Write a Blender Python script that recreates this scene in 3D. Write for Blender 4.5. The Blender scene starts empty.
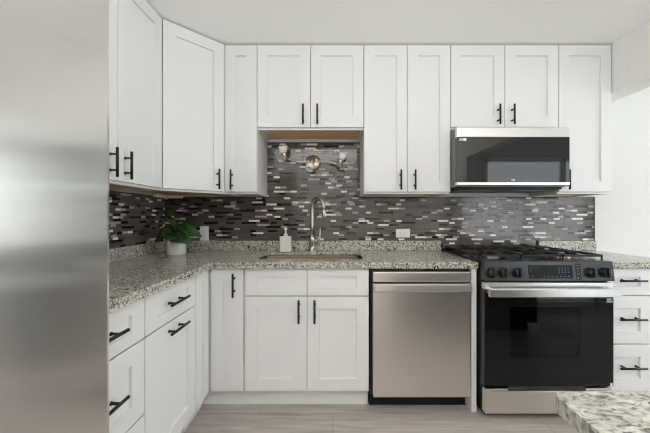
import bpy, bmesh, math, random
from mathutils import Vector, Matrix
random.seed(11)
S = bpy.context.scene
COL = S.collection
PI = math.pi

# ------------------------------------------------------------------ camera, world, lights, exposure
CAMZ = 1.195
cam = bpy.data.cameras.new('camera'); camo = bpy.data.objects.new('camera', cam); COL.objects.link(camo)
camo.location = (0, 0, CAMZ); camo.rotation_euler = (PI/2, 0, 0)
cam.sensor_width = 36; cam.lens = 297/650*36
cam.shift_x = -8/650; cam.shift_y = -0.5/650
cam.clip_start = 0.02
S.camera = camo

w = bpy.data.worlds.new('world'); S.world = w; w.use_nodes = True
w.node_tree.nodes['Background'].inputs[0].default_value = (0.80, 0.90, 1.0, 1)
w.node_tree.nodes['Background'].inputs[1].default_value = 1.2

def area(name, loc, rot, sx, sy, power, color=(1, 1, 1), spread=PI):
    l = bpy.data.lights.new(name, 'AREA'); l.shape = 'RECTANGLE'; l.size = sx; l.size_y = sy
    l.energy = power; l.color = color; l.spread = spread
    o = bpy.data.objects.new(name, l); COL.objects.link(o); o.location = loc; o.rotation_euler = rot
    return o
# daylight of the sliding glass door, then added fill lamps right and left
area('daylight_sliding_door', (3.45, -0.53, 1.05), (PI/2, 0, 0), 2.2, 1.95, 46, (0.97, 0.985, 1.0))
area('daylight_dining_window', (5.32, 1.4, 1.45), (PI/2, 0, PI/2), 1.9, 1.4, 108, (0.97, 0.985, 1.0))  # fill added to brighten the left cabinet run
area('daylight_kitchen_window', (-1.50, -1.5, 1.5), (PI/2, 0, -PI/2), 1.6, 1.3, 24, (0.97, 0.985, 1.0))  # fill added from an unseen opening behind the camera
# fill lamp added floating in the rear kitchen, aimed up at its ceiling
area('room_light_rear', (-0.05, -1.0, 1.40), (PI, 0, 0), 2.4, 1.5, 132, (0.99, 0.99, 1.0))

S.view_settings.view_transform = 'Standard'; S.view_settings.look = 'None'
S.view_settings.exposure = -0.39; S.view_settings.gamma = 1
S.view_settings.use_curve_mapping = False
try:
    S.cycles.diffuse_bounces = 6; S.cycles.use_denoising = True
    S.cycles.sample_clamp_indirect = 6; S.cycles.filter_width = 1.15
except Exception: pass

# ------------------------------------------------------------------ materials
def mat(name, col=(.8, .8, .8), rough=.5, metal=0, spec=.5, **kw):
    m = bpy.data.materials.new(name); m.use_nodes = True
    b = m.node_tree.nodes['Principled BSDF']
    b.inputs['Base Color'].default_value = (*col, 1); b.inputs['Roughness'].default_value = rough
    b.inputs['Metallic'].default_value = metal; b.inputs['Specular IOR Level'].default_value = spec
    for k, v in kw.items(): b.inputs[k.replace('_', ' ')].default_value = v
    return m
def nodes(m): return m.node_tree.nodes, m.node_tree.links, m.node_tree.nodes['Principled BSDF']
def ramp(nt, stops, interp='LINEAR'):
    r = nt.new('ShaderNodeValToRGB'); r.color_ramp.interpolation = interp
    e = r.color_ramp.elements
    while len(e) < len(stops): e.new(0.5)
    for el, (p, c) in zip(e, stops): el.position = p; el.color = (*c, 1)
    return r
def add_noise_bump(m, scale, strength, dist=.002, sc=(1, 1, 1)):
    nt, lk, b = nodes(m)
    tc = nt.new('ShaderNodeTexCoord'); mp = nt.new('ShaderNodeMapping'); mp.inputs['Scale'].default_value = sc
    n = nt.new('ShaderNodeTexNoise'); n.inputs['Scale'].default_value = scale; n.inputs['Detail'].default_value = 3
    bp = nt.new('ShaderNodeBump'); bp.inputs['Strength'].default_value = strength; bp.inputs['Distance'].default_value = dist
    lk.new(tc.outputs['Object'], mp.inputs['Vector']); lk.new(mp.outputs[0], n.inputs['Vector'])
    lk.new(n.outputs['Fac'], bp.inputs['Height']); lk.new(bp.outputs[0], b.inputs['Normal'])
    return m

M = {}
M['cab'] = mat('white_cabinet_paint', (.80, .80, .79), .38)
M['wall'] = add_noise_bump(mat('wall_paint', (.69, .685, .665), .8), 90, .1)
M['ceil'] = add_noise_bump(mat('ceiling_paint', (.95, .95, .935), .85), 60, .1)
M['header'] = mat('header_paint', (.80, .785, .745), .6)
M['trim_cool'] = mat('filler_paint', (.80, .82, .83), .35)
M['trim'] = mat('trim_paint', (.82, .82, .81), .4)
M['black_metal'] = mat('matte_black_metal', (.009, .009, .010), .45, 0, .35)
M['black_plastic'] = mat('black_plastic', (.009, .009, .0095), .45, 0, .35)
M['iron'] = add_noise_bump(mat('cast_iron', (.012, .012, .013), .55), 300, .2, .001)
M['enamel'] = mat('black_enamel', (.012, .012, .014), .18)
M['panel'] = mat('dark_slate_panel', (.052, .055, .061), .28, .6)
M['chrome'] = mat('chrome', (.75, .74, .72), .12, 1)
M['nickel'] = mat('brushed_nickel', (.62, .56, .48), .28, 1)
M['sinksteel'] = mat('sink_steel', (.66, .58, .48), .35, 1)
M['ceramic'] = mat('white_ceramic', (.78, .77, .75), .35)
M['plastic'] = mat('white_plastic', (.80, .80, .78), .35)
M['slot'] = mat('dark_slot', (.03, .03, .03), .6)
M['label'] = mat('white_label', (.85, .85, .85), .5)
M['grey_label'] = mat('grey_label', (.42, .43, .44), .5)
M['soil'] = mat('soil', (.03, .02, .015), .9)
M['frost'] = mat('frosted_glass', (.88, .89, .88), .4, 0, .5)
M['rubber'] = mat('dark_rubber', (.02, .02, .02), .7)
M['mark'] = mat('printed_mark', (.20, .20, .19), .5)
M['clock'] = mat('clock_digits', (.8, .85, .9), .5, Emission_Color=(.8, .9, 1, 1), Emission_Strength=.6)
M['leaf'] = mat('leaf_green', (.020, .075, .014), .38)
def _leaf():
    nt, lk, b = nodes(M['leaf'])
    tc = nt.new('ShaderNodeTexCoord'); n = nt.new('ShaderNodeTexNoise'); n.inputs['Scale'].default_value = 30
    r = ramp(nt, [(.3, (.008, .035, .007)), (.7, (.026, .085, .012))])
    lk.new(tc.outputs['Object'], n.inputs['Vector']); lk.new(n.outputs['Fac'], r.inputs[0]); lk.new(r.outputs[0], b.inputs['Base Color'])
_leaf()
M['stem'] = mat('plant_stem', (.05, .09, .02), .5)

def steel(name, col, rough, axis):
    m = mat(name, col, rough, 1)
    nt, lk, b = nodes(m)
    sc = {'z': (260, 260, 3), 'x': (3, 260, 260)}[axis]
    tc = nt.new('ShaderNodeTexCoord'); mp = nt.new('ShaderNodeMapping'); mp.inputs['Scale'].default_value = sc
    n = nt.new('ShaderNodeTexNoise'); n.inputs['Scale'].default_value = 2.0; n.inputs['Detail'].default_value = 2
    lk.new(tc.outputs['Object'], mp.inputs['Vector']); lk.new(mp.outputs[0], n.inputs['Vector'])
    mr = nt.new('ShaderNodeMapRange'); mr.inputs[3].default_value = rough-.05; mr.inputs[4].default_value = rough+.08
    lk.new(n.outputs['Fac'], mr.inputs[0]); lk.new(mr.outputs[0], b.inputs['Roughness'])
    bp = nt.new('ShaderNodeBump'); bp.inputs['Strength'].default_value = .06; bp.inputs['Distance'].default_value = .0006
    lk.new(n.outputs['Fac'], bp.inputs['Height']); lk.new(bp.outputs[0], b.inputs['Normal'])
    return m
M['steel_v'] = steel('brushed_steel_upright', (.78, .74, .70), .30, 'z')
M['steel_h'] = steel('brushed_steel_level', (.80, .785, .76), .30, 'x')
M['fridge'] = mat('fridge_steel', (.78, .77, .75), .18, 1, .5, Anisotropic=.95, Anisotropic_Rotation=0.25)
def _fr():
    nt, lk, b = nodes(M['fridge'])
    tg = nt.new('ShaderNodeTangent'); tg.direction_type = 'RADIAL'; tg.axis = 'X'; lk.new(tg.outputs[0], b.inputs['Tangent'])
_fr()
M['side'] = mat('grey_appliance_side', (.20, .20, .19), .45, .3)

def wood(name, c1, c2):
    m = mat(name, c1, .6); nt, lk, b = nodes(m)
    tc = nt.new('ShaderNodeTexCoord'); mp = nt.new('ShaderNodeMapping'); mp.inputs['Scale'].default_value = (3, 40, 40)
    n = nt.new('ShaderNodeTexNoise'); n.inputs['Scale'].default_value = 1.2; n.inputs['Detail'].default_value = 4
    r = ramp(nt, [(.3, c1), (.7, c2)])
    lk.new(tc.outputs['Object'], mp.inputs['Vector']); lk.new(mp.outputs[0], n.inputs['Vector'])
    lk.new(n.outputs['Fac'], r.inputs[0]); lk.new(r.outputs[0], b.inputs['Base Color'])
    return m
M['maple'] = wood('maple_plywood', (.72, .48, .27), (.82, .60, .37))

def granite(name, stops, scale, rough, warp):
    m = mat(name, (.5, .5, .5), rough, 0, .5); nt, lk, b = nodes(m)
    tc = nt.new('ShaderNodeTexCoord')
    n0 = nt.new('ShaderNodeTexNoise'); n0.inputs['Scale'].default_value = 45; n0.inputs['Detail'].default_value = 3
    mx = nt.new('ShaderNodeMixRGB'); mx.blend_type = 'LINEAR_LIGHT'; mx.inputs[0].default_value = warp
    lk.new(tc.outputs['Object'], n0.inputs['Vector']); lk.new(tc.outputs['Object'], mx.inputs[1]); lk.new(n0.outputs['Color'], mx.inputs[2])
    v = nt.new('ShaderNodeTexVoronoi'); v.inputs['Scale'].default_value = scale
    lk.new(mx.outputs[0], v.inputs['Vector'])
    sp = nt.new('ShaderNodeSeparateColor'); lk.new(v.outputs['Color'], sp.inputs[0])
    r = ramp(nt, stops, 'CONSTANT'); lk.new(sp.outputs[0], r.inputs[0])
    v2 = nt.new('ShaderNodeTexVoronoi'); v2.inputs['Scale'].default_value = scale*2.3
    lk.new(mx.outputs[0], v2.inputs['Vector'])
    sp2 = nt.new('ShaderNodeSeparateColor'); lk.new(v2.outputs['Color'], sp2.inputs[0])
    r2 = ramp(nt, [(0, (.35, .34, .33)), (.2, (.8, .8, .78)), (.7, (1, 1, 1))], 'CONSTANT'); lk.new(sp2.outputs[1], r2.inputs[0])
    mu = nt.new('ShaderNodeMixRGB'); mu.blend_type = 'MULTIPLY'; mu.inputs[0].default_value = .75
    lk.new(r.outputs[0], mu.inputs[1]); lk.new(r2.outputs[0], mu.inputs[2])
    lk.new(mu.outputs[0], b.inputs['Base Color'])
    return m
M['granite'] = granite('speckled_grey_granite', [(0, (.035, .035, .037)), (.12, (.23, .222, .20)), (.30, (.50, .48, .42)), (.58, (.66, .64, .555)), (.84, (.80, .785, .71))], 150, .16, .022)
def granite2():
    m = mat('cream_veined_granite', (.6, .6, .55), .22); nt, lk, b = nodes(m)
    tc = nt.new('ShaderNodeTexCoord'); mp = nt.new('ShaderNodeMapping'); mp.inputs['Rotation'].default_value = (0, 0, .5); mp.inputs['Scale'].default_value = (1, 1.7, 1)
    lk.new(tc.outputs['Object'], mp.inputs['Vector'])
    def noise(sc, det, dist, rough=.6):
        n = nt.new('ShaderNodeTexNoise'); n.inputs['Scale'].default_value = sc; n.inputs['Detail'].default_value = det; n.inputs['Distortion'].default_value = dist; n.inputs['Roughness'].default_value = rough
        lk.new(mp.outputs[0], n.inputs['Vector']); return n
    a = noise(42, 4, .8); ra = ramp(nt, [(.30, (.26, .26, .22)), (.5, (.40, .395, .335)), (.70, (.56, .55, .48))]); lk.new(a.outputs['Fac'], ra.inputs[0])
    c = noise(55, 3, 1.2, .55); rc = ramp(nt, [(.31, (.16, .165, .175)), (.41, (.55, .56, .57)), (.52, (1, 1, 1))]); lk.new(c.outputs['Fac'], rc.inputs[0])
    mu = nt.new('ShaderNodeMixRGB'); mu.blend_type = 'MULTIPLY'; mu.inputs[0].default_value = 1
    lk.new(ra.outputs[0], mu.inputs[1]); lk.new(rc.outputs[0], mu.inputs[2])
    lk.new(mu.outputs[0], b.inputs['Base Color']); return m
M['granite_island'] = granite2()
M['espresso'] = mat('espresso_paint', (.03, .024, .02), .45)

def floor_mat():
    m = mat('vinyl_plank_floor', (.4, .36, .33), .42); nt, lk, b = nodes(m)
    tc = nt.new('ShaderNodeTexCoord')
    br = nt.new('ShaderNodeTexBrick'); br.inputs['Scale'].default_value = 1; br.inputs['Brick Width'].default_value = 1.22; br.inputs['Row Height'].default_value = .18
    br.inputs['Mortar Size'].default_value = .0012; br.inputs['Color1'].default_value = (.56, .505, .465, 1); br.inputs['Color2'].default_value = (.46, .415, .385, 1)
    br.inputs['Mortar'].default_value = (.17, .15, .14, 1); br.offset = .37
    lk.new(tc.outputs['Object'], br.inputs['Vector'])
    mp = nt.new('ShaderNodeMapping'); mp.inputs['Scale'].default_value = (2.2, 26, 1)
    n = nt.new('ShaderNodeTexNoise'); n.inputs['Scale'].default_value = 1.6; n.inputs['Detail'].default_value = 5; n.inputs['Distortion'].default_value = .6
    lk.new(tc.outputs['Object'], mp.inputs['Vector']); lk.new(mp.outputs[0], n.inputs['Vector'])
    r = ramp(nt, [(.25, (.62, .60, .58)), (.75, (1.12, 1.1, 1.08))]); lk.new(n.outputs['Fac'], r.inputs[0])
    mu = nt.new('ShaderNodeMixRGB'); mu.blend_type = 'MULTIPLY'; mu.inputs[0].default_value = .8
    lk.new(br.outputs['Color'], mu.inputs[1]); lk.new(r.outputs[0], mu.inputs[2]); lk.new(mu.outputs[0], b.inputs['Base Color'])
    return m
M['floor'] = floor_mat()
# mosaic
M['grout'] = mat('dark_grout', (.045, .041, .039), .8)
M['tile_taupe'] = mat('taupe_glass_tile', (.103, .087, .078), .10, 0, .75)
M['tile_grey'] = mat('smoke_glass_tile', (.128, .111, .101), .10, 0, .75)
M['tile_black'] = mat('black_glass_tile', (.012, .011, .011), .12, 0, .7)
M['tile_cream'] = mat('cream_stone_tile', (.82, .77, .70), .3)
M['tile_stone'] = mat('grey_stone_tile', (.40, .36, .33), .3)

def clear_glass(name, tint, fac, rough=.02):
    m = bpy.data.materials.new(name); m.use_nodes = True; nt = m.node_tree.nodes; lk = m.node_tree.links
    nt.remove(nt['Principled BSDF']); out = nt['Material Output']
    t = nt.new('ShaderNodeBsdfTransparent'); t.inputs[0].default_value = (*tint, 1)
    g = nt.new('ShaderNodeBsdfGlossy'); g.inputs['Roughness'].default_value = rough; g.inputs[0].default_value = (1, 1, 1, 1)
    f = nt.new('ShaderNodeFresnel'); f.inputs[0].default_value = fac
    mx = nt.new('ShaderNodeMixShader'); lk.new(f.outputs[0], mx.inputs[0]); lk.new(t.outputs[0], mx.inputs[1]); lk.new(g.outputs[0], mx.inputs[2])
    lk.new(mx.outputs[0], out.inputs[0])
    return m
M['window_glass'] = clear_glass('window_glass', (.95, .97, .97), 1.45)
M['oven_glass'] = clear_glass('smoked_oven_glass', (.26, .255, .25), 1.36)
M['black_glass'] = mat('black_glass', (.006, .006, .0065), .04, 0, .35)
M['dark_mirror'] = mat('microwave_glass', (.006, .006, .007), .03, 0, .65)
M['display'] = mat('matte_display', (.006, .006, .006), .35, 0, .2)
M['cavity'] = mat('oven_cavity', (.16, .16, .165), .5)

# ------------------------------------------------------------------ mesh helpers
def new_bm(): return bmesh.new()
def box(bm, x0, x1, y0, y1, z0, z1, mi=0, bev=0, seg=2):
    r = bmesh.ops.create_cube(bm, size=1)
    vs = r['verts']
    bmesh.ops.scale(bm, verts=vs, vec=(abs(x1-x0), abs(y1-y0), abs(z1-z0)))
    bmesh.ops.translate(bm, verts=vs, vec=((x0+x1)/2, (y0+y1)/2, (z0+z1)/2))
    fs = {f for v in vs for f in v.link_faces}
    for f in fs: f.material_index = mi
    if bev:
        es = list({e for v in vs for e in v.link_edges})
        r2 = bmesh.ops.bevel(bm, geom=es, offset=bev, segments=seg, affect='EDGES', profile=.5)
        for f in r2['faces']: f.material_index = mi
    return bm
def cyl(bm, p0, p1, r0, r1=None, n=20, mi=0, caps=True):
    p0 = Vector(p0); p1 = Vector(p1); d = p1-p0
    r = bmesh.ops.create_cone(bm, cap_ends=caps, segments=n, radius1=r0, radius2=r0 if r1 is None else r1, depth=d.length)
    mt = Matrix.Translation((p0+p1)/2) @ d.to_track_quat('Z', 'Y').to_matrix().to_4x4()
    bmesh.ops.transform(bm, matrix=mt, verts=r['verts'])
    for f in {f for v in r['verts'] for f in v.link_faces}: f.material_index = mi; f.smooth = len(f.verts) == 4
    return bm
def lathe(bm, prof, c=(0, 0, 0), n=32, mi=0, mt=None):
    rings = []
    for r, z in prof:
        if r < 1e-6: rings.append([bm.verts.new((0, 0, z))])
        else: rings.append([bm.verts.new((r*math.cos(2*PI*k/n), r*math.sin(2*PI*k/n), z)) for k in range(n)])
    fs = []
    for a, b in zip(rings, rings[1:]):
        for k in range(n):
            k2 = (k+1) % n
            if len(a) == 1 and len(b) == 1: continue
            if len(a) == 1: q = (a[0], b[k2], b[k])
            elif len(b) == 1: q = (a[k], a[k2], b[0])
            else: q = (a[k], a[k2], b[k2], b[k])
            f = bm.faces.new(q); f.smooth = True; f.material_index = mi; fs.append(f)
    vs = [v for r in rings for v in r]
    bmesh.ops.transform(bm, matrix=Matrix.Translation(c) @ (mt or Matrix()), verts=vs)
    return bm
def tube(bm, pts, rad, n=12, mi=0):
    pts = [Vector(p) for p in pts]; N = len(pts)
    rs = rad if isinstance(rad, (list, tuple)) else [rad]*N
    t0 = (pts[1]-pts[0]).normalized(); up = Vector((0, 0, 1)) if abs(t0.z) < .9 else Vector((1, 0, 0))
    nrm = (up - t0*up.dot(t0)).normalized(); rings = []
    for i, p in enumerate(pts):
        t = (pts[min(i+1, N-1)]-pts[max(i-1, 0)]).normalized()
        nrm = (nrm - t*nrm.dot(t)).normalized(); bi = t.cross(nrm)
        rings.append([bm.verts.new(p + rs[i]*(math.cos(2*PI*k/n)*nrm + math.sin(2*PI*k/n)*bi)) for k in range(n)])
    for a, b in zip(rings, rings[1:]):
        for k in range(n):
            f = bm.faces.new((a[k], a[(k+1) % n], b[(k+1) % n], b[k])); f.smooth = True; f.material_index = mi
    for r in (rings[0][::-1], rings[-1]):
        f = bm.faces.new(r); f.material_index = mi
    return bm
def prism(bm, pts, z0, z1, mi=0):
    a = [bm.verts.new((x, y, z0)) for x, y in pts]; b = [bm.verts.new((x, y, z1)) for x, y in pts]
    n = len(pts)
    fs = [bm.faces.new(a[::-1]), bm.faces.new(b)] + [bm.faces.new((a[i], a[(i+1) % n], b[(i+1) % n], b[i])) for i in range(n)]
    for f in fs: f.material_index = mi
    return bm
def spline(ctrl, n=10):
    P = [Vector(c) for c in ctrl]; P = [P[0]*2-P[1]] + P + [P[-1]*2-P[-2]]; out = []
    for i in range(1, len(P)-2):
        for k in range(n):
            t = k/n; a, b, c, d = P[i-1], P[i], P[i+1], P[i+2]
            out.append(.5*((2*b)+(c-a)*t+(2*a-5*b+4*c-d)*t*t+(3*b-a-3*c+d)*t**3))
    out.append(P[-2]); return out
def obj(name, bm, mats, parent=None, loc=None, rot=None, bevel=0, fix=True):
    if fix: bmesh.ops.recalc_face_normals(bm, faces=bm.faces)
    me = bpy.data.meshes.new(name); bm.to_mesh(me); bm.free()
    for m in (mats if isinstance(mats, (list, tuple)) else [mats]): me.materials.append(M[m] if isinstance(m, str) else m)
    o = bpy.data.objects.new(name, me); COL.objects.link(o)
    if parent: o.parent = parent
    if loc: o.location = loc
    if rot: o.rotation_euler = rot
    if bevel:
        bv = o.modifiers.new('bevel', 'BEVEL'); bv.width = bevel; bv.segments = 2; bv.limit_method = 'ANGLE'; bv.angle_limit = math.radians(40)
    return o
def tag(o, label, cat, group=None):
    o['label'] = label; o['category'] = cat
    if group: o['group'] = group
    return o
def thing(name, label, cat, loc, rz=0, group=None):
    o = bpy.data.objects.new(name, None); COL.objects.link(o); o.location = loc; o.rotation_euler = (0, 0, rz); o.empty_display_size = .1
    return tag(o, label, cat, group)
def struct(name, bm, m, parent=None, bevel=0):
    o = obj(name, bm, m, parent, bevel=bevel)
    if not parent: o['kind'] = 'structure'
    return o

# ------------------------------------------------------------------ the setting
XL, YB, H = -1.383, 2.44, 2.42     # left wall, back wall, ceiling
XE, YF, YD = 5.2, -2.7, -0.4       # dining outer wall, rear wall of the kitchen side, glass door wall
XP0, XP1 = 1.985, 2.14             # header between kitchen and dining side
struct('floor', box(new_bm(), XL-.1, XE+.1, YF-.1, YB+.1, -.1, 0), 'floor')
struct('ceiling', box(new_bm(), XL-.1, XE+.1, YF-.1, YB+.1, H, H+.1), 'ceil')
def wall_hole(x0, x1, y0, y1, a, b, c, d):
    bm = new_bm()
    box(bm, x0, x1, y0, a, 0, H); box(bm, x0, x1, b, y1, 0, H); box(bm, x0, x1, a, b, 0, c); box(bm, x0, x1, a, b, d, H)
    return bm
wall_back = struct('wall_back', box(new_bm(), XL-.1, XE+.1, YB, YB+.1, 0, H), 'wall')
wall_left = struct('wall_left', wall_hole(XL-.1, XL, YF, YB, -2.3, -.7, .85, 2.15), 'wall')
struct('wall_front', box(new_bm(), XL, XP1, YF-.1, YF, 0, H), 'wall')
struct('wall_right', wall_hole(XE, XE+.1, YD, YB, .4, 2.4, .75, 2.15), 'wall')
def added_window(n, x, y0, y1, z0, z1):
    t = bpy.data.objects.new('window_%d' % n, None); COL.objects.link(t); t['kind'] = 'structure'
    bm = new_bm()
    for a, b in ((y0, y0+.05), ((y0+y1)/2-.025, (y0+y1)/2+.025), (y1-.05, y1)): box(bm, x-.03, x+.03, a, b, z0, z1, bev=.003)
    for a, b in ((z0, z0+.05), (z1-.05, z1)): box(bm, x-.03, x+.03, y0, y1, a, b, bev=.003)
    obj('window_frame', bm, 'trim', t)
    obj('pane', box(new_bm(), x-.003, x+.003, y0+.05, y1-.05, z0+.05, z1-.05), 'window_glass', t)
added_window(1, XL-.05, -2.3, -.7, .85, 2.15); added_window(2, XE+.05, .4, 2.4, .75, 2.15)  # unseen windows, added to frame the two fill lamps
bm = new_bm(); box(bm, XP0, XP1, YF, YD, 0, H); box(bm, XP0, XP1, YD, YB, 2.068, H)
struct('wall_partition', bm, 'header')
bm = new_bm(); box(bm, XP1, 2.25, YD-.1, YD, 0, H); box(bm, 4.65, XE+.1, YD-.1, YD, 0, H); box(bm, 2.25, 4.65, YD-.1, YD, 2.08, H)
struct('wall_door_side', bm, 'wall')
door = thing('door_1', 'white sliding glass door on the dining side', 'door', (0, 0, 0)); del door['label']; del door['category']; door['kind'] = 'structure'
bm = new_bm()
for x0, x1 in ((2.25, 2.31), (3.42, 3.48), (4.59, 4.65)): box(bm, x0, x1, YD-.08, YD-.02, 0, 2.08, bev=.003)
for z0, z1 in ((0, .07), (2.01, 2.08)): box(bm, 2.25, 4.65, YD-.08, YD-.02, z0, z1, bev=.003)
obj('door_frame', bm, 'trim', door)
obj('pane', box(new_bm(), 2.31, 4.59, YD-.055, YD-.049, .07, 2.01), 'window_glass', door)
# pale filler trim at the end of the uppers under the ceiling
struct('trim_1', box(new_bm(), XP0-.004, XP0+.0005, 2.008, 2.107, 2.066, H), 'trim_cool')

# mosaic backsplash: staggered rows of thin tiles
def mosaic(name, u0, u1, z0, z1, plane, skip=None, parent=None):
    """plane(u, d, z) -> world point; d = distance off the wall"""
    bm = new_bm(); pitch = .0168; th = .0146; g = .0016
    def slab(a, b, c, d, dd, mi):
        P = [plane(a, 0, c), plane(b, 0, c), plane(b, 0, d), plane(a, 0, d)]
        Q = [plane(a, dd, c), plane(b, dd, c), plane(b, dd, d), plane(a, dd, d)]
        p = [bm.verts.new(x) for x in P]; q = [bm.verts.new(x) for x in Q]
        for f in [(q[0], q[1], q[2], q[3])]+[(p[i], p[(i+1) % 4], q[(i+1) % 4], q[i]) for i in range(4)]:
            bm.faces.new(f).material_index = mi
    slab(u0, u1, z0, z1, .0045, 0)
    z = z0+.001; prev = []
    while z+th < z1:
        cur = []
        u = u0 - random.random()*.1; last = 0
        while u < u1:
            k = random.random()
            if k < .41 and any(pa-.005 < u+.055 and u < pb_+.005 and pm == (4 if k < .14 else 3) for pa, pb_, pm in prev): k = .44+.56*random.random()
            if k < .14 and last != 4: mi, L = 4, random.choice((.045, .05, .05, .09))
            elif .14 < k < .38 and last != 3: mi, L = 3, random.choice((.05, .07, .12))
            elif k < .46: mi, L = 5, .05
            elif k < .72: mi, L = 1, random.choice((.06, .10, .12))
            else: mi, L = 2, random.choice((.06, .10, .12))
            last = mi; cur.append((u, u+L, mi))
            a, b = max(u, u0), min(u+L-g, u1)
            if b-a > .004: slab(a, b, z, z+th, .0075 + (.0006 if mi > 3 else 0), mi)
            u += L
        z += pitch; prev = cur
    return bm
TM = ['grout', 'tile_taupe', 'tile_grey', 'tile_black', 'tile_cream', 'tile_stone']
pb = lambda u, d, z: (u, YB-d, z)
obj('tile_backsplash', mosaic('b', XL, XP1, .895, 1.353, pb), TM, wall_back)
obj('tile_backsplash', mosaic('b', -.5385, .2185, 1.353, 1.80, pb), TM, wall_back)
obj('tile_edge', box(new_bm(), XP1-.004, XP1+.003, YB-.011, YB, .9, 1.352), 'panel', wall_back)
pl = lambda u, d, z: (XL+d, u, z)
obj('tile_backsplash', mosaic('l', .75, YB-.009, .993, 1.353, pl), TM, wall_left)

# ------------------------------------------------------------------ cabinets
def shaker(wd, ht, f=.074, fv=None, t=.02, rec=.012):
    """framed door with its lower left back corner at the origin, front facing -y"""
    fv = fv or f
    bm = new_bm()
    def ring(i, y, iv=None):
        iv = i if iv is None else iv
        return [bm.verts.new(p) for p in ((i, y, iv), (wd-i, y, iv), (wd-i, y, ht-iv), (i, y, ht-iv))]
    R = [ring(0, 0), ring(0, -t+.0018), ring(.0018, -t), ring(f, -t, fv), ring(f+.0015, -t+rec, fv+.0015)]
    for a, b in zip(R, R[1:]):
        for k in range(4): bm.faces.new((a[k], a[(k+1) % 4], b[(k+1) % 4], b[k]))
    bm.faces.new(R[0][::-1]); bm.faces.new(R[-1])
    return bm
def pull(L, horiz):
    bm = new_bm(); r = .0064; y = -.034
    ax = Vector((1, 0, 0)) if horiz else Vector((0, 0, 1))
    cyl(bm, ax*(-L/2)+Vector((0, y, 0)), ax*(L/2)+Vector((0, y, 0)), r, n=14)
    for s in (-1, 1):
        c = ax*(s*L*.27)
        cyl(bm, c+Vector((0, .0005, 0)), c+Vector((0, y, 0)), .0048, n=12)
        cyl(bm, c+Vector((0, .0005, 0)), c+Vector((0, -.003, 0)), .0072, n=12)
    return bm
def front(kind, parent, x, z, wd, ht, yf, hx=None, hz=None, horiz=False, L=.14, f=.074, fv=None, handle=True):
    """a door or drawer front with its pull; x, z lower left corner, yf its back plane"""
    d = obj(kind, shaker(wd, ht, f, fv), 'cab', parent, (x, yf, z))
    if handle: obj('handle', pull(L, horiz), 'black_metal', d, (hx-x, -.02, hz-z))
    return d

ZU, ZT = 1.353, 2.415
def upper(label, X, wd, z0, doors, dep=.31, loc=None, rz=0, group='white upper cabinets'):
    t = thing('upper_cabinet', label, 'cabinet', loc or (X, YB, z0), rz, group)
    ht = ZT - z0; e = .0008; T = .018; b0 = -.0085 if z0 < 1.9 else 0
    bm = new_bm()
    y0, y1 = -dep, -.0095
    box(bm, e, T, y0, y1, 0, ht); box(bm, wd-T, wd-e, y0, y1, 0, ht)
    box(bm, T, wd-T, y0, y1, ht-T, ht); box(bm, T, wd-T, y1-.006, y1, .02, ht-T)
    box(bm, T, wd-T, y0, y0+T, 0, .036); box(bm, T, wd-T, y0, y0+T, ht-.05, ht-T)
    obj('carcass', bm, 'cab', t)
    obj('bottom_panel', box(new_bm(), T+.0005, wd-T-.0005, y0+T+.0005, y1-.0065, .012, .024), 'maple', t)
    for (dx0, dx1, hx) in doors:
        front('door', t, dx0+.0018, .014, dx1-dx0-.0036, ht-.020, y0-.0015, hx, .014+.083)
    return t
LH = lambda a, b: (a, b, b-.05); RH = lambda a, b: (a, b, a+.05)
upper('narrow tall white upper cabinet right of the diagonal corner cabinet', -.773, .233, ZU, [(0, .233, .057)])
w2 = .758
upper('short two-door white upper cabinet over the sink and wall lamp', -.5395, w2, 1.812, [LH(0, w2/2), RH(w2/2, w2)])
w3 = .616
upper('tall two-door white upper cabinet left of the microwave', .2195, w3, ZU, [LH(0, w3/2), RH(w3/2, w3)])
w4 = .766
upper('short two-door white upper cabinet directly above the microwave', .8365, w4, 1.812, [LH(0, w4/2), RH(w4/2, w4)])
upper('tall single-door white upper cabinet right of the microwave beside the pale wall', 1.6035, .376, ZU, [(0, .376, .052)])
# left wall, two doors, front faces +X
wl = .757
upper('white two-door upper cabinet on the left wall next to the refrigerator', 0, wl, ZU, [LH(0, .379), RH(.379, wl)], loc=(XL, 1.830-wl-.0005, ZU), rz=PI/2)
# diagonal corner cabinet
t = thing('upper_cabinet', 'tall white corner upper cabinet with one diagonal door above the potted plant', 'cabinet', (XL, YB, ZU), 0, 'white upper cabinets')
g = .0095; foot = [(g, -g), (.6095, -g), (.6095, -.31), (.31, -.6095), (g, -.6095)]
bm = prism(new_bm(), foot, .026, ZT-ZU)
for (a, b) in (((.6095, -.31), (.31, -.6095)), ((.31, -.6095), (g, -.6095)), ((.6095, -g), (.6095, -.31))):
    a = Vector((*a, 0)); b = Vector((*b, 0)); d = (b-a).normalized(); n = Vector((d.y, -d.x, 0))
    prism(bm, [tuple(v[:2]) for v in (a, b, b-n*(-.018) if n.dot(Vector((.2, -.2, 0))-a) > 0 else b-n*.018, a-n*(-.018) if n.dot(Vector((.2, -.2, 0))-a) > 0 else a-n*.018)], 0, .026)
obj('carcass', bm, 'cab', t)
obj('bottom_panel', prism(new_bm(), [(.02, -.02), (.588, -.02), (.588, -.303), (.303, -.588), (.02, -.588)], .012, .0255), 'maple', t)
obj('mounting_rail', box(new_bm(), .03, .155, -.028, -.0105, -.012, .0115), 'trim', t)
obj('mounting_rail', box(new_bm(), .0105, .028, -.17, -.032, -.012, .0115), 'trim', t)
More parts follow.
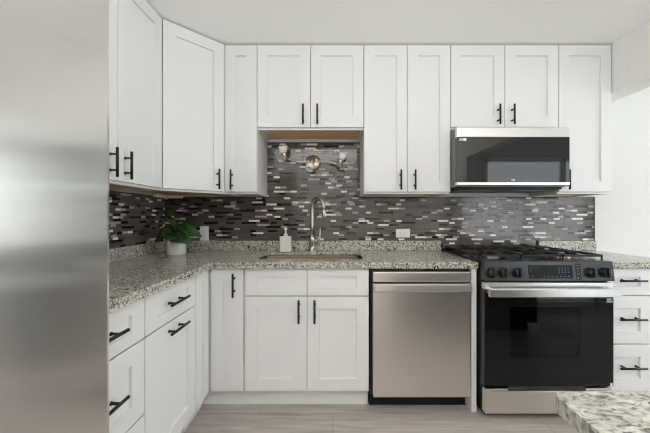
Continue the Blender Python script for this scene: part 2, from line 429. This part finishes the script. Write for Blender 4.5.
# diagonal door
dl = .4235-.034
d = obj('door', shaker(dl, ZT-ZU-.020), 'cab', t)
u = Vector((1, 1, 0)).normalized(); nn = Vector((1, -1, 0)).normalized()
d.location = Vector((.31, -.6095, .014)) + u*.017 + nn*.0015; d.rotation_euler = (0, 0, PI/4)
obj('handle', pull(.14, False), 'black_metal', d, (dl-.05, -.02, .083))

# --- base cabinets (local y = 0 at the wall, front plane yc)
ZC = .876; ZTOE = .112; DF = -.598      # carcass front; doors end at -.62
def base_carcass(t, wd, toe_l=0, toe_r=0, solid=True, open_top=False):
    bm = new_bm()
    if open_top:
        for x0, x1 in ((.0005, .018), (wd-.018, wd-.0005)): obj('side_panel', box(new_bm(), x0, x1, DF, -.002, ZTOE, ZC-.0005), 'cab', t)
        obj('bottom_panel', box(new_bm(), .018, wd-.018, DF+.018, -.010, ZTOE, ZTOE+.018), 'cab', t)
        obj('back_panel', box(new_bm(), .018, wd-.018, -.010, -.002, ZTOE, .6), 'cab', t)
        box(bm, .018, wd-.018, DF, DF+.018, ZTOE, ZC-.0005)
    else:
        box(bm, .0005, wd-.0005, DF, -.002, ZTOE, ZC-.0005)
    obj('face_frame' if open_top else 'carcass', bm, 'cab', t)
    obj('toe_kick', box(new_bm(), .0005+toe_l, wd-.0005-toe_r, DF+.045, DF+.061, .0005, ZTOE-.0005), 'cab', t)
yD = DF-.0015
# sink base
ws = .762
t = thing('sink_cabinet', 'white base cabinet under the sink with two false drawer fronts and two doors', 'cabinet', (-.541, YB, 0), 0, 'white base cabinets')
base_carcass(t, ws, open_top=True)
for k in (0, 1):
    x = k*ws/2+.0025; ww = ws/2-.004
    front('drawer_front', t, x, .707, ww, .165, yD, handle=False, fv=.048)
    front('door', t, x, .121, ww, .579, yD, hx=x+(ww-.046 if k == 0 else .046), hz=.617)
# corner base (L), front door + left door
t = thing('corner_cabinet', 'white L-shaped corner base cabinet with two narrow hinged doors and one pull', 'cabinet', (XL, YB, 0), 0, 'white base cabinets')
xr, yl = -.5415-XL, 1.636-YB
fx = -.778-XL
L6 = [(.002, -.002), (xr, -.002), (xr, DF), (fx, DF), (fx, yl), (.002, yl)]
obj('carcass', prism(new_bm(), L6, ZTOE, ZC-.0005), 'cab', t)
bm = new_bm(); box(bm, fx-.061, xr, DF+.045, DF+.061, .0005, ZTOE-.0005); box(bm, fx-.061, fx-.045, yl, DF+.045, .0005, ZTOE-.0005)
obj('toe_kick', bm, 'cab', t)
front('door', t, fx+.027, .121, xr-fx-.037, .751, yD, hx=-.604-XL, hz=.775, L=.145)
d = front('door', t, 0, .121, .168, .751, yD, handle=False, f=.062); d.location = (fx+.0015, yl+.003, .121); d.rotation_euler = (0, 0, PI/2)
# left run: fronts face +X; local x along +Y
wp = .438
t = thing('pullout_cabinet', 'white base cabinet with one drawer over a tall door with level pull, left counter', 'cabinet', (XL, 1.6355-wp, 0), PI/2, 'white base cabinets')
base_carcass(t, wp)
yDl = -(-.778-XL)-.0015
DFs = DF; 
front('drawer', t, .003, .707, wp-.006, .165, DF-.0075, hx=wp/2, hz=.792, horiz=True, L=.165, fv=.048)
front('door', t, .003, .121, wp-.006, .579, DF-.0075, hx=wp/2, hz=.662, horiz=True, L=.165)
wq = .457
t = thing('drawer_cabinet', 'white three-drawer base cabinet next to the steel refrigerator', 'cabinet', (XL, 1.6355-wp-.0005-wq, 0), PI/2, 'white base cabinets')
base_carcass(t, wq)
for z0, z1 in ((.707, .872), (.404, .700), (.121, .397)):
    front('drawer', t, .003, z0, wq-.006, z1-z0, DF-.0075, hx=wq/2, hz=(z0+z1)/2+.003, horiz=True, L=.165, fv=.048 if z0 > .7 else .070)
# right of range
wr = .318
t = thing('drawer_cabinet', 'narrow white three-drawer base cabinet right of the range', 'cabinet', (1.6475, YB, 0), 0, 'white base cabinets')
base_carcass(t, wr)
for z0, z1 in ((.710, .872), (.412, .703), (.121, .405)):
    front('drawer', t, .006, z0, wr-.010, z1-z0, yD, hx=wr/2+.005, hz=(z0+z1)/2+.012, horiz=True, L=.16, fv=.05 if z0 > .7 else .074, f=.075)
obj('end_panel', box(new_bm(), wr+.001, 2.12-1.6475, -.612, -.002, .0005, ZC-.0005, bev=.001), 'cab', t)
tag(obj('end_panel', box(new_bm(), .8425, .8735, YB-.632, YB-.002, .0005, ZC-.0005, bev=.001), 'cab'), 'slim white upright panel between the dishwasher and the range', 'panel')

# ------------------------------------------------------------------ countertops
def rrect(x0, x1, y0, y1, r, n=6):
    out = []
    for cx, cy, a0 in ((x1-r, y1-r, 0), (x0+r, y1-r, PI/2), (x0+r, y0+r, PI), (x1-r, y0+r, 1.5*PI)):
        for k in range(n+1):
            a = a0+k*PI/2/n; out.append((cx+r*math.cos(a), cy+r*math.sin(a)))
    return out
def slab(outer, holes, z0, z1):
    bm = new_bm(); es = []
    for loop in [outer]+holes:
        vs = [bm.verts.new((x, y, z1)) for x, y in loop]
        es += [bm.edges.new((vs[i], vs[(i+1) % len(vs)])) for i in range(len(vs))]
    r = bmesh.ops.triangle_fill(bm, use_beauty=True, use_dissolve=False, edges=es)
    fs = [f for f in r['geom'] if isinstance(f, bmesh.types.BMFace)]
    ex = bmesh.ops.extrude_face_region(bm, geom=fs)
    bmesh.ops.translate(bm, verts=[v for v in ex['geom'] if isinstance(v, bmesh.types.BMVert)], vec=(0, 0, z0-z1))
    return bm
ZK = .914
SX0, SX1, SY0, SY1 = -.505, .200, 1.925, 2.272
tl = thing('countertop', 'long L-shaped speckled grey granite countertop holding the sink', 'countertop', (0, 0, 0), 0, 'granite countertops')
o = obj('slab', slab([(XL+.001, YB-.009), (.8795, YB-.009), (.8795, 1.795), (-.731, 1.795), (-.731, .735), (XL+.001, .735)], [rrect(SX0, SX1, SY0, SY1, .07)], .8955, ZK), 'granite', tl, bevel=.004)
obj('edge_lip', slab([(.8795, 1.795), (.8795, 1.835), (-.771, 1.835), (-.771, .735), (-.731, .735), (-.731, 1.795)], [], ZC, .8952), 'granite', tl, bevel=.003)
for b in ((XL+.002, -.772, .736, YB-.010), (-.771, -.545, 1.8355, YB-.010), (.232, .879, 1.8355, YB-.010)): obj('underlay', box(new_bm(), *b, ZC, .8952), 'maple', tl)
obj('splash', box(new_bm(), XL+.0275, .8795, YB-.029, YB-.0095, ZK+.0003, .994, bev=.002), 'granite', tl)
obj('splash', box(new_bm(), XL+.0095, XL+.027, .735, YB-.0095, ZK+.0003, .994, bev=.002), 'granite', tl)
tr = thing('countertop', 'short speckled granite countertop right of the range against the pale wall', 'countertop', (0, 0, 0), 0, 'granite countertops')
obj('slab', box(new_bm(), 1.6425, XP1-.001, 1.795, YB-.0095, ZC, ZK), 'granite', tr, bevel=.004)
obj('splash', box(new_bm(), 1.675, XP1-.001, YB-.029, YB-.0095, ZK+.0003, .994, bev=.002), 'granite', tr)

# sink
t = thing('sink', 'undermount stainless steel sink set in the granite counter', 'sink', ((SX0+SX1)/2, (SY0+SY1)/2, .7094))
bm = new_bm(); cx, cy = (SX0+SX1)/2, (SY0+SY1)/2
prof = [(.016, .1855), (-.004, .1855), (-.004, .16), (.0, .05), (.006, .015), (.03, .002), (.10, .0)]
loops = []
for ins, z in prof:
    hx, hy = (SX1-SX0)/2-ins, (SY1-SY0)/2-ins
    loops.append([bm.verts.new((x, y, z)) for x, y in rrect(-hx, hx, -hy, hy, max(.03, .07-ins), 6)])
for a, b in zip(loops, loops[1:]):
    n = len(a)
    for k in range(n):
        f = bm.faces.new((a[k], a[(k+1) % n], b[(k+1) % n], b[k])); f.smooth = True
bm.faces.new(loops[-1])
# outside skin
lo = []
for ins, z in ((-.012, .1855), (-.012, .0), (.05, -.012)):
    hx, hy = (SX1-SX0)/2-ins, (SY1-SY0)/2-ins
    lo.append([bm.verts.new((x, y, z)) for x, y in rrect(-hx, hx, -hy, hy, .07, 6)])
for a, b in zip(lo, lo[1:]):
    for k in range(len(a)): bm.faces.new((a[k], a[(k+1) % len(a)], b[(k+1) % len(a)], b[k]))
bm.faces.new(lo[-1]); n = len(lo[0])
for k in range(n): bm.faces.new((lo[0][k], lo[0][(k+1) % n], loops[0][(k+1) % n], loops[0][k]))
obj('basin', bm, 'sinksteel', t)
bm = new_bm(); lathe(bm, [(.0, .004), (.02, .004), (.024, .006), (.043, .006), (.045, .0006), (0, .0006)])
obj('drain', bm, 'chrome', t)

# ------------------------------------------------------------------ refrigerator
t = thing('refrigerator', 'tall brushed stainless steel refrigerator filling the left edge', 'refrigerator', (-1.411, -.170, 0), PI/2-math.radians(3.8))
FW = .905
obj('body', box(new_bm(), .003, FW-.003, -.765, -.085, .02, 1.775, bev=.006), 'side', t)
for k in (0, 1):
    x0, x1 = (.003, FW/2-.002) if k == 0 else (FW/2+.002, FW-.003)
    d = obj('door', box(new_bm(), x0, x1, -.853, -.770, .06, 1.79, bev=.014, seg=4), 'fridge', t)
    hx = x1-.05 if k == 0 else x0+.05
    bm = new_bm(); cyl(bm, (hx, -.90, .55), (hx, -.90, 1.5), .011)
    for z in (.60, 1.45): cyl(bm, (hx, -.853, z), (hx, -.90, z), .008)
    obj('handle', bm, 'steel_v', d)
obj('toe_grille', box(new_bm(), .02, FW-.02, -.76, -.70, .001, .055), 'black_plastic', t)
obj('hinge_cover', box(new_bm(), FW-.09, FW-.01, -.82, -.70, 1.7905, 1.81, bev=.004), 'side', t)

# ------------------------------------------------------------------ dishwasher
t = thing('dishwasher', 'stainless steel dishwasher with bar handle under the counter', 'dishwasher', (.2255, YB-.002, 0))
DW = .613
bm = new_bm(); box(bm, .002, DW-.002, -.595, -.01, .10, .873); box(bm, .002, .014, -.62, -.595, .10, .873); box(bm, .014, DW-.002, -.612, -.595, .855, .8735)
obj('body', bm, 'black_plastic', t)
dr = obj('door', box(new_bm(), .017, DW-.006, -.646, -.600, .100, .785, bev=.004), 'steel_v', t)
obj('control_strip', box(new_bm(), .017, DW-.006, -.646, -.600, .797, .855, bev=.003), 'steel_v', t)
bm = new_bm()
prof = [(-.600, .785), (-.655, .7855), (-.672, .775), (-.674, .752), (-.668, .744), (-.660, .742), (-.650, .744), (-.6465, .748), (-.6465, .742), (-.600, .742)]
pts0 = [(.022, y, z) for y, z in [(-.6465, .786), (-.668, .789), (-.679, .784), (-.681, .750), (-.676, .743), (-.666, .741), (-.6465, .741)]]
a = [bm.verts.new(p) for p in pts0]; b = [bm.verts.new((DW-.011, p[1], p[2])) for p in pts0]
n = len(a)
for k in range(n): bm.faces.new((a[k], a[(k+1) % n], b[(k+1) % n], b[k]))
bm.faces.new(a[::-1]); bm.faces.new(b)
obj('handle', bm, 'steel_h', dr)
obj('recess', box(new_bm(), .020, DW-.009, -.630, -.602, .7855, .7965), 'slot', t)
obj('toe_kick', box(new_bm(), .004, DW-.004, -.56, -.52, .001, .098), 'black_plastic', t)
for k in range(9): obj('control_mark', box(new_bm(), .20+k*.014, .208+k*.014, -.6124, -.6118, .862, .866), 'mark', t)

# ------------------------------------------------------------------ range
RW = .753
t = thing('range', 'slide-in gas range with black glass oven door and steel bar handle', 'range', (.8845, YB-.012, 0))
bm = new_bm(); 
box(bm, .0005, .02, -.655, -.03, .03, .900); box(bm, RW-.02, RW-.0005, -.655, -.03, .03, .900)
box(bm, .02, RW-.02, -.05, -.03, .03, .90); box(bm, .02, RW-.02, -.64, -.05, .03, .17); box(bm, .02, RW-.02, -.64, -.05, .72, .90)
for x in (.03, RW-.07):
    for y in (-.60, -.12): cyl(bm, (x+.02, y, 0.0005), (x+.02, y, .03), .018)
obj('body', bm, 'black_plastic', t)
bm = new_bm(); box(bm, .02, RW-.02, -.06, -.055, .17, .72); box(bm, .10, .105, -.62, -.06, .20, .70); box(bm, RW-.105, RW-.10, -.62, -.06, .20, .70)
box(bm, .10, RW-.10, -.62, -.06, .195, .20); box(bm, .10, RW-.10, -.62, -.06, .70, .705)
obj('oven_cavity', bm, 'cavity', t)
for z in (.395, .52):
    bm = new_bm()
    for k in range(14): cyl(bm, (.115+k*.0402, -.59, z), (.115+k*.0402, -.08, z), .002, n=6)
    for y in (-.59, -.35, -.08): cyl(bm, (.107, y, z), (RW-.107, y, z), .003, n=6)
    obj('oven_rack', bm, 'chrome', t)
# cooktop
bm = new_bm(); box(bm, -.003, RW+.003, -.645, -.022, .9155, .926, bev=.003)
ct = obj('cooktop', bm, 'enamel', t)
bm = new_bm(); box(bm, .0, RW, -.055, -.024, .927, .944, bev=.004); obj('rear_vent', bm, 'enamel', t)
burn = [(.15, -.47, .045), (.15, -.19, .038), (.377, -.33, .052), (.603, -.47, .05), (.603, -.19, .034)]
for x, y, r in burn:
    bm = new_bm(); lathe(bm, [(0, .9262), (r+.012, .9262), (r+.010, .934), (r, .936), (r*.9, .936)], (x, y, 0)); bb = obj('burner', bm, 'nickel', ct)
    bm = new_bm(); lathe(bm, [(r*.95, .9365), (r*.97, .942), (r*.9, .9465), (0, .947)], (x, y, 0)); obj('burner_cap', bm, 'iron', bb)
GW = RW/3
for k in range(3):
    x0, x1 = k*GW+.004, (k+1)*GW-.004; y0, y1 = -.632, -.062; zt = .962; b = .0085
    bm = new_bm()
    for x in (x0, x1-b): box(bm, x, x+b, y0, y1, zt-.014, zt, bev=.002)
    for y in (y0, y1-b): box(bm, x0, x1, y, y+b, zt-.014, zt, bev=.002)
    for x in (x0, x1-b):
        for y in (y0, (y0+y1)/2, y1-b): box(bm, x, x+b, y, y+b, .9262, zt-.003, bev=.002)
    cx = (x0+x1)/2
    box(bm, x0, x1, (y0+y1)/2-b/2, (y0+y1)/2+b/2, zt-.012, zt, bev=.002)
    for yc in ((-.47, -.19) if k != 1 else (-.50, -.33, -.16)):
        for s in (-1, 1):
            xa, xb = (x0, cx-.028) if s < 0 else (cx+.028, x1)
            box(bm, xa, xb, yc-b/2, yc+b/2, zt-.012, zt+.002, bev=.002)
            box(bm, xa, xb, yc+.055, yc+.055+b, zt-.012, zt, bev=.002) if k != 1 else None
        ya = yc+.028; box(bm, cx-b/2, cx+b/2, ya, ya+.085, zt-.012, zt+.002, bev=.002)
        box(bm, cx-b/2, cx+b/2, yc-.113, yc-.028, zt-.012, zt+.002, bev=.002)
    obj('grate', bm, 'iron', ct)
# control panel: slightly tilted face
bm = new_bm()
pp = [(-.655, .817), (-.705, .817), (-.690, .930), (-.647, .930), (-.647, .9)]
a = [bm.verts.new((0, y, z)) for y, z in pp]; b = [bm.verts.new((RW, y, z)) for y, z in pp]; n = len(a)
for k in range(n): bm.faces.new((a[k], a[(k+1) % n], b[(k+1) % n], b[k]))
bm.faces.new(a[::-1]); bm.faces.new(b)
cp = obj('control_panel', bm, 'panel', t, bevel=.003)
ang = math.atan2(.015, .113)
fy = lambda z: -.705 + (z-.817)*.015/.113
nz = Vector((0, -math.cos(ang), -math.sin(ang)*-1)).normalized(); nz = Vector((0, -math.cos(ang), math.sin(ang)))
def on_panel(x, z): return Vector((x, fy(z), z))
for x in (.037, .108, .190, .612, .695):
    z = .865
    bm = new_bm(); lathe(bm, [(0, 0), (.030, 0), (.030, .004), (.0268, .006), (.025, .024), (.023, .027), (0, .027)], n=28)
    box(bm, -.0065, .0065, -.0265, .0265, .010, .038, bev=.002)
    kn = obj('knob', bm, 'black_plastic', cp); kn.location = on_panel(x, z)+nz*.0004
    kn.rotation_euler = nz.to_track_quat('Z', 'Y').to_euler()
dq = nz.to_track_quat('Z', 'Y')
def plate(name, x0, x1, z0, z1, m, th, parent, off=.0004):
    bm = box(new_bm(), -(x1-x0)/2, (x1-x0)/2, -(z1-z0)/2, (z1-z0)/2, 0, th)
    o = obj(name, bm, m, parent); o.location = on_panel((x0+x1)/2, (z0+z1)/2)+nz*off; o.rotation_euler = (PI/2-ang, 0, 0); return o
ds = plate('display', .255, .510, .832, .908, 'display', .0012, cp)
for (x, z) in [(-.115+.02*i, .022) for i in range(3)] + [(-.115, .006), (-.115, -.024), (-.105, -.024)] + [(-.04+.024*i, -.026) for i in range(7)] + [(.05+.018*i, .022-.012*j) for i in range(4) for j in range(3)]:
    obj('display_mark', box(new_bm(), x-.004, x+.004, z-.0016, z+.0016, .0012, .0015), 'mark', ds)
lb = plate('sticker', .530, .566, .822, .916, 'black_plastic', .001, cp)
bm = new_bm()
box(bm, .0125, .0150, -.044, .044, .001, .0013); box(bm, -.013, -.004, -.042, -.030, .001, .0013)
for k in range(7): box(bm, -.012, -.012+(.012, .018, .008, .015, .018, .010, .016)[k], -.018+k*.009, -.0155+k*.009, .001, .0013)
obj('sticker_print', bm, 'mark', lb)
# oven door
od = obj('oven_door', box(new_bm(), .0, RW, -.695, -.659, .766, .806, bev=.003), 'steel_h', t)
bm = new_bm()     # black glass surround with a window opening
wx0, wx1, wz0, wz1 = .15, .56, .37, .665
gz0, gz1 = .201, .7655
for (x0, x1, z0, z1) in ((.0, wx0, gz0, gz1), (wx1, RW, gz0, gz1), (wx0, wx1, gz0, wz0), (wx0, wx1, wz1, gz1)): box(bm, x0, x1, -.694, -.660, z0, z1)
obj('glass_surround', bm, 'black_glass', od)
obj('oven_window', box(new_bm(), wx0, wx1, -.694, -.689, wz0, wz1), 'oven_glass', od)
hb = new_bm(); box(hb, .002, RW-.004, -.752, -.728, .735, .781, bev=.004, seg=3)
for x in (.012, RW-.044): box(hb, x, x+.03, -.73, -.694, .745, .775, bev=.002)
obj('handle', hb, 'steel_h', od)
obj('sticker', box(new_bm(), RW-.04, RW-.006, -.6950, -.6942, .690, .714), 'grey_label', od)
obj('sticker', box(new_bm(), RW-.016, RW-.006, -.6950, -.6942, .698, .710), 'label', od)
obj('sticker', box(new_bm(), RW-.020, RW-.006, -.6950, -.6942, .203, .220), 'label', od)
dw = obj('storage_drawer', box(new_bm(), .004, RW-.004, -.694, -.655, .040, .172, bev=.003), 'steel_v', t)
for x0, x1 in ((.004, .14), (RW-.16, RW-.004)): obj('drawer_lip', box(new_bm(), x0, x1, -.692, -.66, .1735, .186, bev=.002), 'steel_h', dw)
obj('drawer_recess', box(new_bm(), .141, RW-.161, -.69, -.66, .1735, .198), 'slot', dw)

# ------------------------------------------------------------------ microwave
t = thing('microwave', 'over-the-range stainless steel microwave with black glass front', 'microwave', (.839, YB-.009, 1.391))
MW = .760
bm = new_bm(); box(bm, .0, MW, -.385, -.005, .004, .405, bev=.003)
obj('body', bm, 'side', t)
md = obj('door', box(new_bm(), .0, MW, -.424, -.387, .062, .337), 'dark_mirror', t)
obj('top_strip', box(new_bm(), .0, MW, -.425, -.387, .338, .404, bev=.003), 'steel_h', t)
obj('bottom_strip', box(new_bm(), .0, MW, -.427, -.387, .012, .033, bev=.003), 'steel_h', t)
pn = obj('control_strip', box(new_bm(), .0, MW, -.4238, -.387, .0335, .0615), 'dark_mirror', t)
bm = new_bm()
for k in range(18):
    x = .225+k*.0175
    if not 6 <= k <= 8: obj('control_mark', box(new_bm(), x-.0022, x+.0022, -.4242, -.4239, .0465, .0485), 'mark', pn)
cu = bpy.data.curves.new('clock_text', 'FONT'); cu.body = '1:38'; cu.size = .016; cu.align_x = 'CENTER'; cu.materials.append(M['clock'])
tmp = bpy.data.objects.new('clock_text', cu); COL.objects.link(tmp)
cme = bpy.data.meshes.new_from_object(tmp.evaluated_get(bpy.context.evaluated_depsgraph_get())); bpy.data.objects.remove(tmp)
ck = bpy.data.objects.new('clock_digits', cme); COL.objects.link(ck); ck.parent = pn; ck.location = (.375, -.4243, .043); ck.rotation_euler = (PI/2, 0, 0)
obj('sticker', box(new_bm(), .012, .040, -.4247, -.4241, .312, .330), 'grey_label', md)
obj('sticker', box(new_bm(), .042, .062, -.4247, -.4241, .312, .330), 'label', md)
bm = new_bm()
box(bm, .01, MW-.01, -.37, -.02, -.010, .0035, bev=.003)
obj('underside', bm, 'black_plastic', t)
for x0 in (.06, .42):
    bm = new_bm()
    for k in range(16): box(bm, x0+k*.0175, x0+k*.0175+.011, -.30, -.10, -.0125, -.0105)
    box(bm, x0-.008, x0+.29, -.308, -.300, -.014, -.0105); box(bm, x0-.008, x0+.29, -.10, -.092, -.014, -.0105)
    obj('grease_filter', bm, 'side', t)

# ------------------------------------------------------------------ faucet
FX, FY = -.166, 2.335
t = thing('faucet', 'tall brushed nickel gooseneck pull-down faucet behind the sink', 'faucet', (FX, FY, ZK+.0005))
bm = new_bm(); lathe(bm, [(0, 0), (.027, 0), (.027, .006), (.0185, .010), (.0185, .055), (.021, .06), (.021, .115), (.016, .125), (0, .125)])
obj('base', bm, 'nickel', t)
dx, dy = .58, -.81
pts = [Vector((0, 0, .12)), Vector((0, 0, .20)), Vector((0, 0, .30)), Vector((0, 0, .335))]
R = .085
for k in range(1, 13):
    a = PI*k/12*1.03; r = R*(1-math.cos(a)); pts.append(Vector((dx*r, dy*r, .335+R*math.sin(a))))
obj('spout', tube(new_bm(), pts, .0125, 16), 'nickel', t)
e = pts[-1]; dd = (pts[-1]-pts[-2]).normalized()
bm = new_bm(); tube(bm, [e-dd*.003, e+dd*.012, e+dd*.03, e+dd*.055, e+dd*.059], [.013, .0155, .016, .018, .014], 18)
obj('spray_head', bm, 'nickel', t)
bm = new_bm(); cyl(bm, (.012, -.002, .088), (.045, -.006, .088), .016, n=18)
tube(bm, spline([(.043, -.006, .090), (.058, -.008, .11), (.063, -.008, .15), (.066, -.008, .185)], 6), [.009]*6+[.007]*6+[.0055]*7, 10)
obj('lever', bm, 'nickel', t)

# soap dispenser
t = thing('soap_dispenser', 'white soap dispenser bottle with pump standing left of the faucet', 'soap dispenser', (-.372, 2.335, ZK+.0005))
bm = new_bm(); box(bm, -.043, .043, -.036, .036, 0, .122, bev=.010, seg=4); obj('bottle', bm, 'ceramic', t)
bm = new_bm(); lathe(bm, [(0, .1215), (.017, .1215), (.018, .136), (.013, .139), (.0075, .14), (.0075, .170), (.012, .171), (.012, .184), (.009, .187), (0, .187)], n=20)
tube(bm, [(0, 0, .179), (.0, -.025, .180), (.0, -.045, .176)], [.007, .006, .005], 10)
obj('pump', bm, 'plastic', t)

# ------------------------------------------------------------------ outlets
def outlet(label, loc, rot, horiz):
    t = thing('outlet', label, 'outlet', loc, 0); t.rotation_euler = rot
    bm = new_bm(); box(bm, -.036, .036, -.006, 0, -.058, .058, bev=.0025, seg=2); p = obj('cover_plate', bm, 'plastic', t)
    for s in (-1, 1):
        bm = new_bm(); box(bm, -.0165, .0165, -.0078, -.0055, s*.020-.0135, s*.020+.0135, bev=.002)
        box(bm, -.0085, -.0065, -.0081, -.0077, s*.020-.004, s*.020+.006, 1); box(bm, .0065, .0085, -.0081, -.0077, s*.020-.004, s*.020+.005, 1)
        cyl(bm, (0, -.0081, s*.020-.008), (0, -.0077, s*.020-.008), .0024, n=10, mi=1)
        obj('socket', bm, ['plastic', 'slot'], t)
    bm = new_bm(); cyl(bm, (0, -.0067, 0), (0, -.0058, 0), .003, n=10); obj('screw', bm, 'chrome', t)
outlet('white wall outlet lying sideways in the mosaic right of the faucet', (.572, YB-.0083, 1.055), (0, PI/2, 0), True)
outlet('white upright wall outlet in the mosaic behind the potted plant', (-1.052, YB-.0083, 1.053), (0, 0, 0), False)

# ------------------------------------------------------------------ wall lamp
LX, LY, LZ = -.163, YB-.0083, 1.630
t = thing('wall_lamp', 'brushed nickel three-spot wall lamp with frosted glass shades above the sink', 'lamp', (LX, LY, LZ))
rx = Matrix.Rotation(PI/2, 4, 'X')
bm = new_bm(); lathe(bm, [(0, 0), (.064, 0), (.064, .006), (.060, .014), (.045, .021), (.02, .026), (0, .026)], n=36, mt=rx); obj('wall_plate', bm, 'nickel', t)
bm = new_bm(); cyl(bm, (0, -.02, 0), (0, -.062, 0), .009, n=14)
pts = spline([(-.225, -.062, .035), (-.20, -.062, .022), (-.14, -.062, .004), (-.07, -.062, .0), (0, -.062, .002), (.09, -.062, .003), (.14, -.062, -.004), (.19, -.062, -.020), (.225, -.062, -.040), (.262, -.062, -.066), (.275, -.062, -.064)], 6)
tube(bm, pts, .0055, 10)
obj('arm', bm, 'nickel', t)
def head(p, d):
    d = Vector(d).normalized(); q = d.to_track_quat('Z', 'Y').to_euler()
    h = obj('lamp_head', lathe(new_bm(), [(0, -.028), (.018, -.028), (.0215, -.024), (.0225, .03), (.020, .036), (0, .036)], n=24), 'nickel', t, p); h.rotation_euler = q
    sh = lathe(new_bm(), [(.019, .0365), (.026, .040), (.030, .055), (.037, .088), (.0345, .088), (.028, .056), (.02, .043), (0, .042)], n=28)
    obj('glass_shade', sh, 'frost', h)
    bm = new_bm(); lathe(bm, [(0, .0425), (.012, .045), (.016, .06), (.013, .074), (0, .078)], n=18); obj('bulb', bm, 'plastic', h)
head((-.222, -.073, .032), (-.12, -.25, 1))
head((-.002, -.088, .006), (-.22, -.42, -.88))
head((.218, -.073, -.020), (.32, -.25, 1))

# ------------------------------------------------------------------ potted plant
t = thing('potted_plant', 'small leafy green plant in a white cylinder pot on the corner counter', 'plant', (-1.150, 2.180, ZK+.0005))
bm = new_bm(); lathe(bm, [(0, 0), (.062, 0), (.065, .003), (.066, .112), (.064, .114), (.060, .112), (.060, .09), (0, .09)], n=40); obj('pot', bm, 'ceramic', t)
bm = new_bm(); lathe(bm, [(0, .0975), (.03, .0975), (.0597, .0945), (.0595, .0905)], n=28); obj('soil', bm, 'soil', t)
def leaf(base, tip, wid, droop, roll):
    """a pointed oval leaf on its own stalk; base and tip relative to the pot"""
    base = Vector(base); tip = Vector(tip); ax = tip-base; L = ax.length
    side = ax.cross(Vector((0, 0, 1)))
    side = side.normalized() if side.length > 1e-4 else Vector((1, 0, 0))
    side = Matrix.Rotation(roll, 3, ax.normalized()) @ side
    up = side.cross(ax).normalized()
    bm = new_bm(); nu, nv = 12, 6; rows = []
    for i in range(nu+1):
        s = i/nu; c = base + ax*s + up*(droop*math.sin(PI*s)) - Vector((0, 0, 1))*abs(droop)*.4*s*s
        hw = wid*.5*math.sin(PI*min(1, s**.75*.97+.015))**.8
        row = []
        for j in range(nv+1):
            v = j/nv*2-1
            p = c + side*hw*v + up*(abs(v)*hw*.28 + .004*math.sin(9*s+3*v)*abs(v))
            row.append((bm.verts.new(p), bm.verts.new(p-up*.0012)))
        rows.append(row)
    for i in range(nu):
        for j in range(nv):
            for k in (0, 1):
                q = (rows[i][j][k], rows[i+1][j][k], rows[i+1][j+1][k], rows[i][j+1][k]); f = bm.faces.new(q if k else q[::-1]); f.smooth = True
    for i in range(nu):
        for j in (0, nv): bm.faces.new((rows[i][j][0], rows[i+1][j][0], rows[i+1][j][1], rows[i][j][1]))
    for i in (0, nu):
        for j in range(nv): bm.faces.new((rows[i][j][0], rows[i][j+1][0], rows[i][j+1][1], rows[i][j][1]))
    return bm
LV = [((-.005, -.03, .130), (.160, -.095, .105), .120, .035, .95), ((.01, 0, .16), (.200, -.03, .150), .100, .050, .8),
      ((0, .01, .17), (.160, .03, .225), .070, .035, .5), ((-.01, -.02, .14), (-.118, -.06, .125), .105, .035, -.9),
      ((-.01, .0, .16), (-.120, .02, .195), .080, .02, -.5), ((-.02, 0, .19), (-.115, -.01, .330), .040, .02, .9),
      ((-.005, .01, .17), (-.06, -.03, .270), .065, .015, -.8), ((.0, -.03, .125), (.075, -.10, .118), .09, .03, .7),
      ((-.02, -.03, .13), (-.085, -.09, .118), .09, .03, -.7), ((.02, .0, .15), (.095, -.03, .215), .075, .03, .9)]
bm = new_bm()
for (b, tp, wd, dr_, ro) in LV:
    tube(bm, spline([(b[0]*.4, b[1]*.4, .093), (b[0]*.7, b[1]*.7, .093+(b[2]-.093)*.6), b], 5), .0022, 6)
obj('stem', bm, 'stem', t)
for lv in LV: obj('leaf', leaf(*lv), 'leaf', t)

# ------------------------------------------------------------------ island
t = thing('island', 'pale cream granite topped island corner at the bottom right', 'island', (1.037, .06, 0))
sl = slab(rrect(-.69, 1.10, -.38, .417, .022, 5), [], .889, .914)
o = obj('countertop', sl, 'granite_island', t, bevel=.006); o.rotation_euler = (0, 0, 0)
obj('cabinet_body', box(new_bm(), -.36, 1.06, -.34, .36, .10, .8885, bev=.002), 'espresso', t)
obj('toe_kick', box(new_bm(), -.30, 1.00, -.28, .30, .0005, .0995), 'espresso', t)
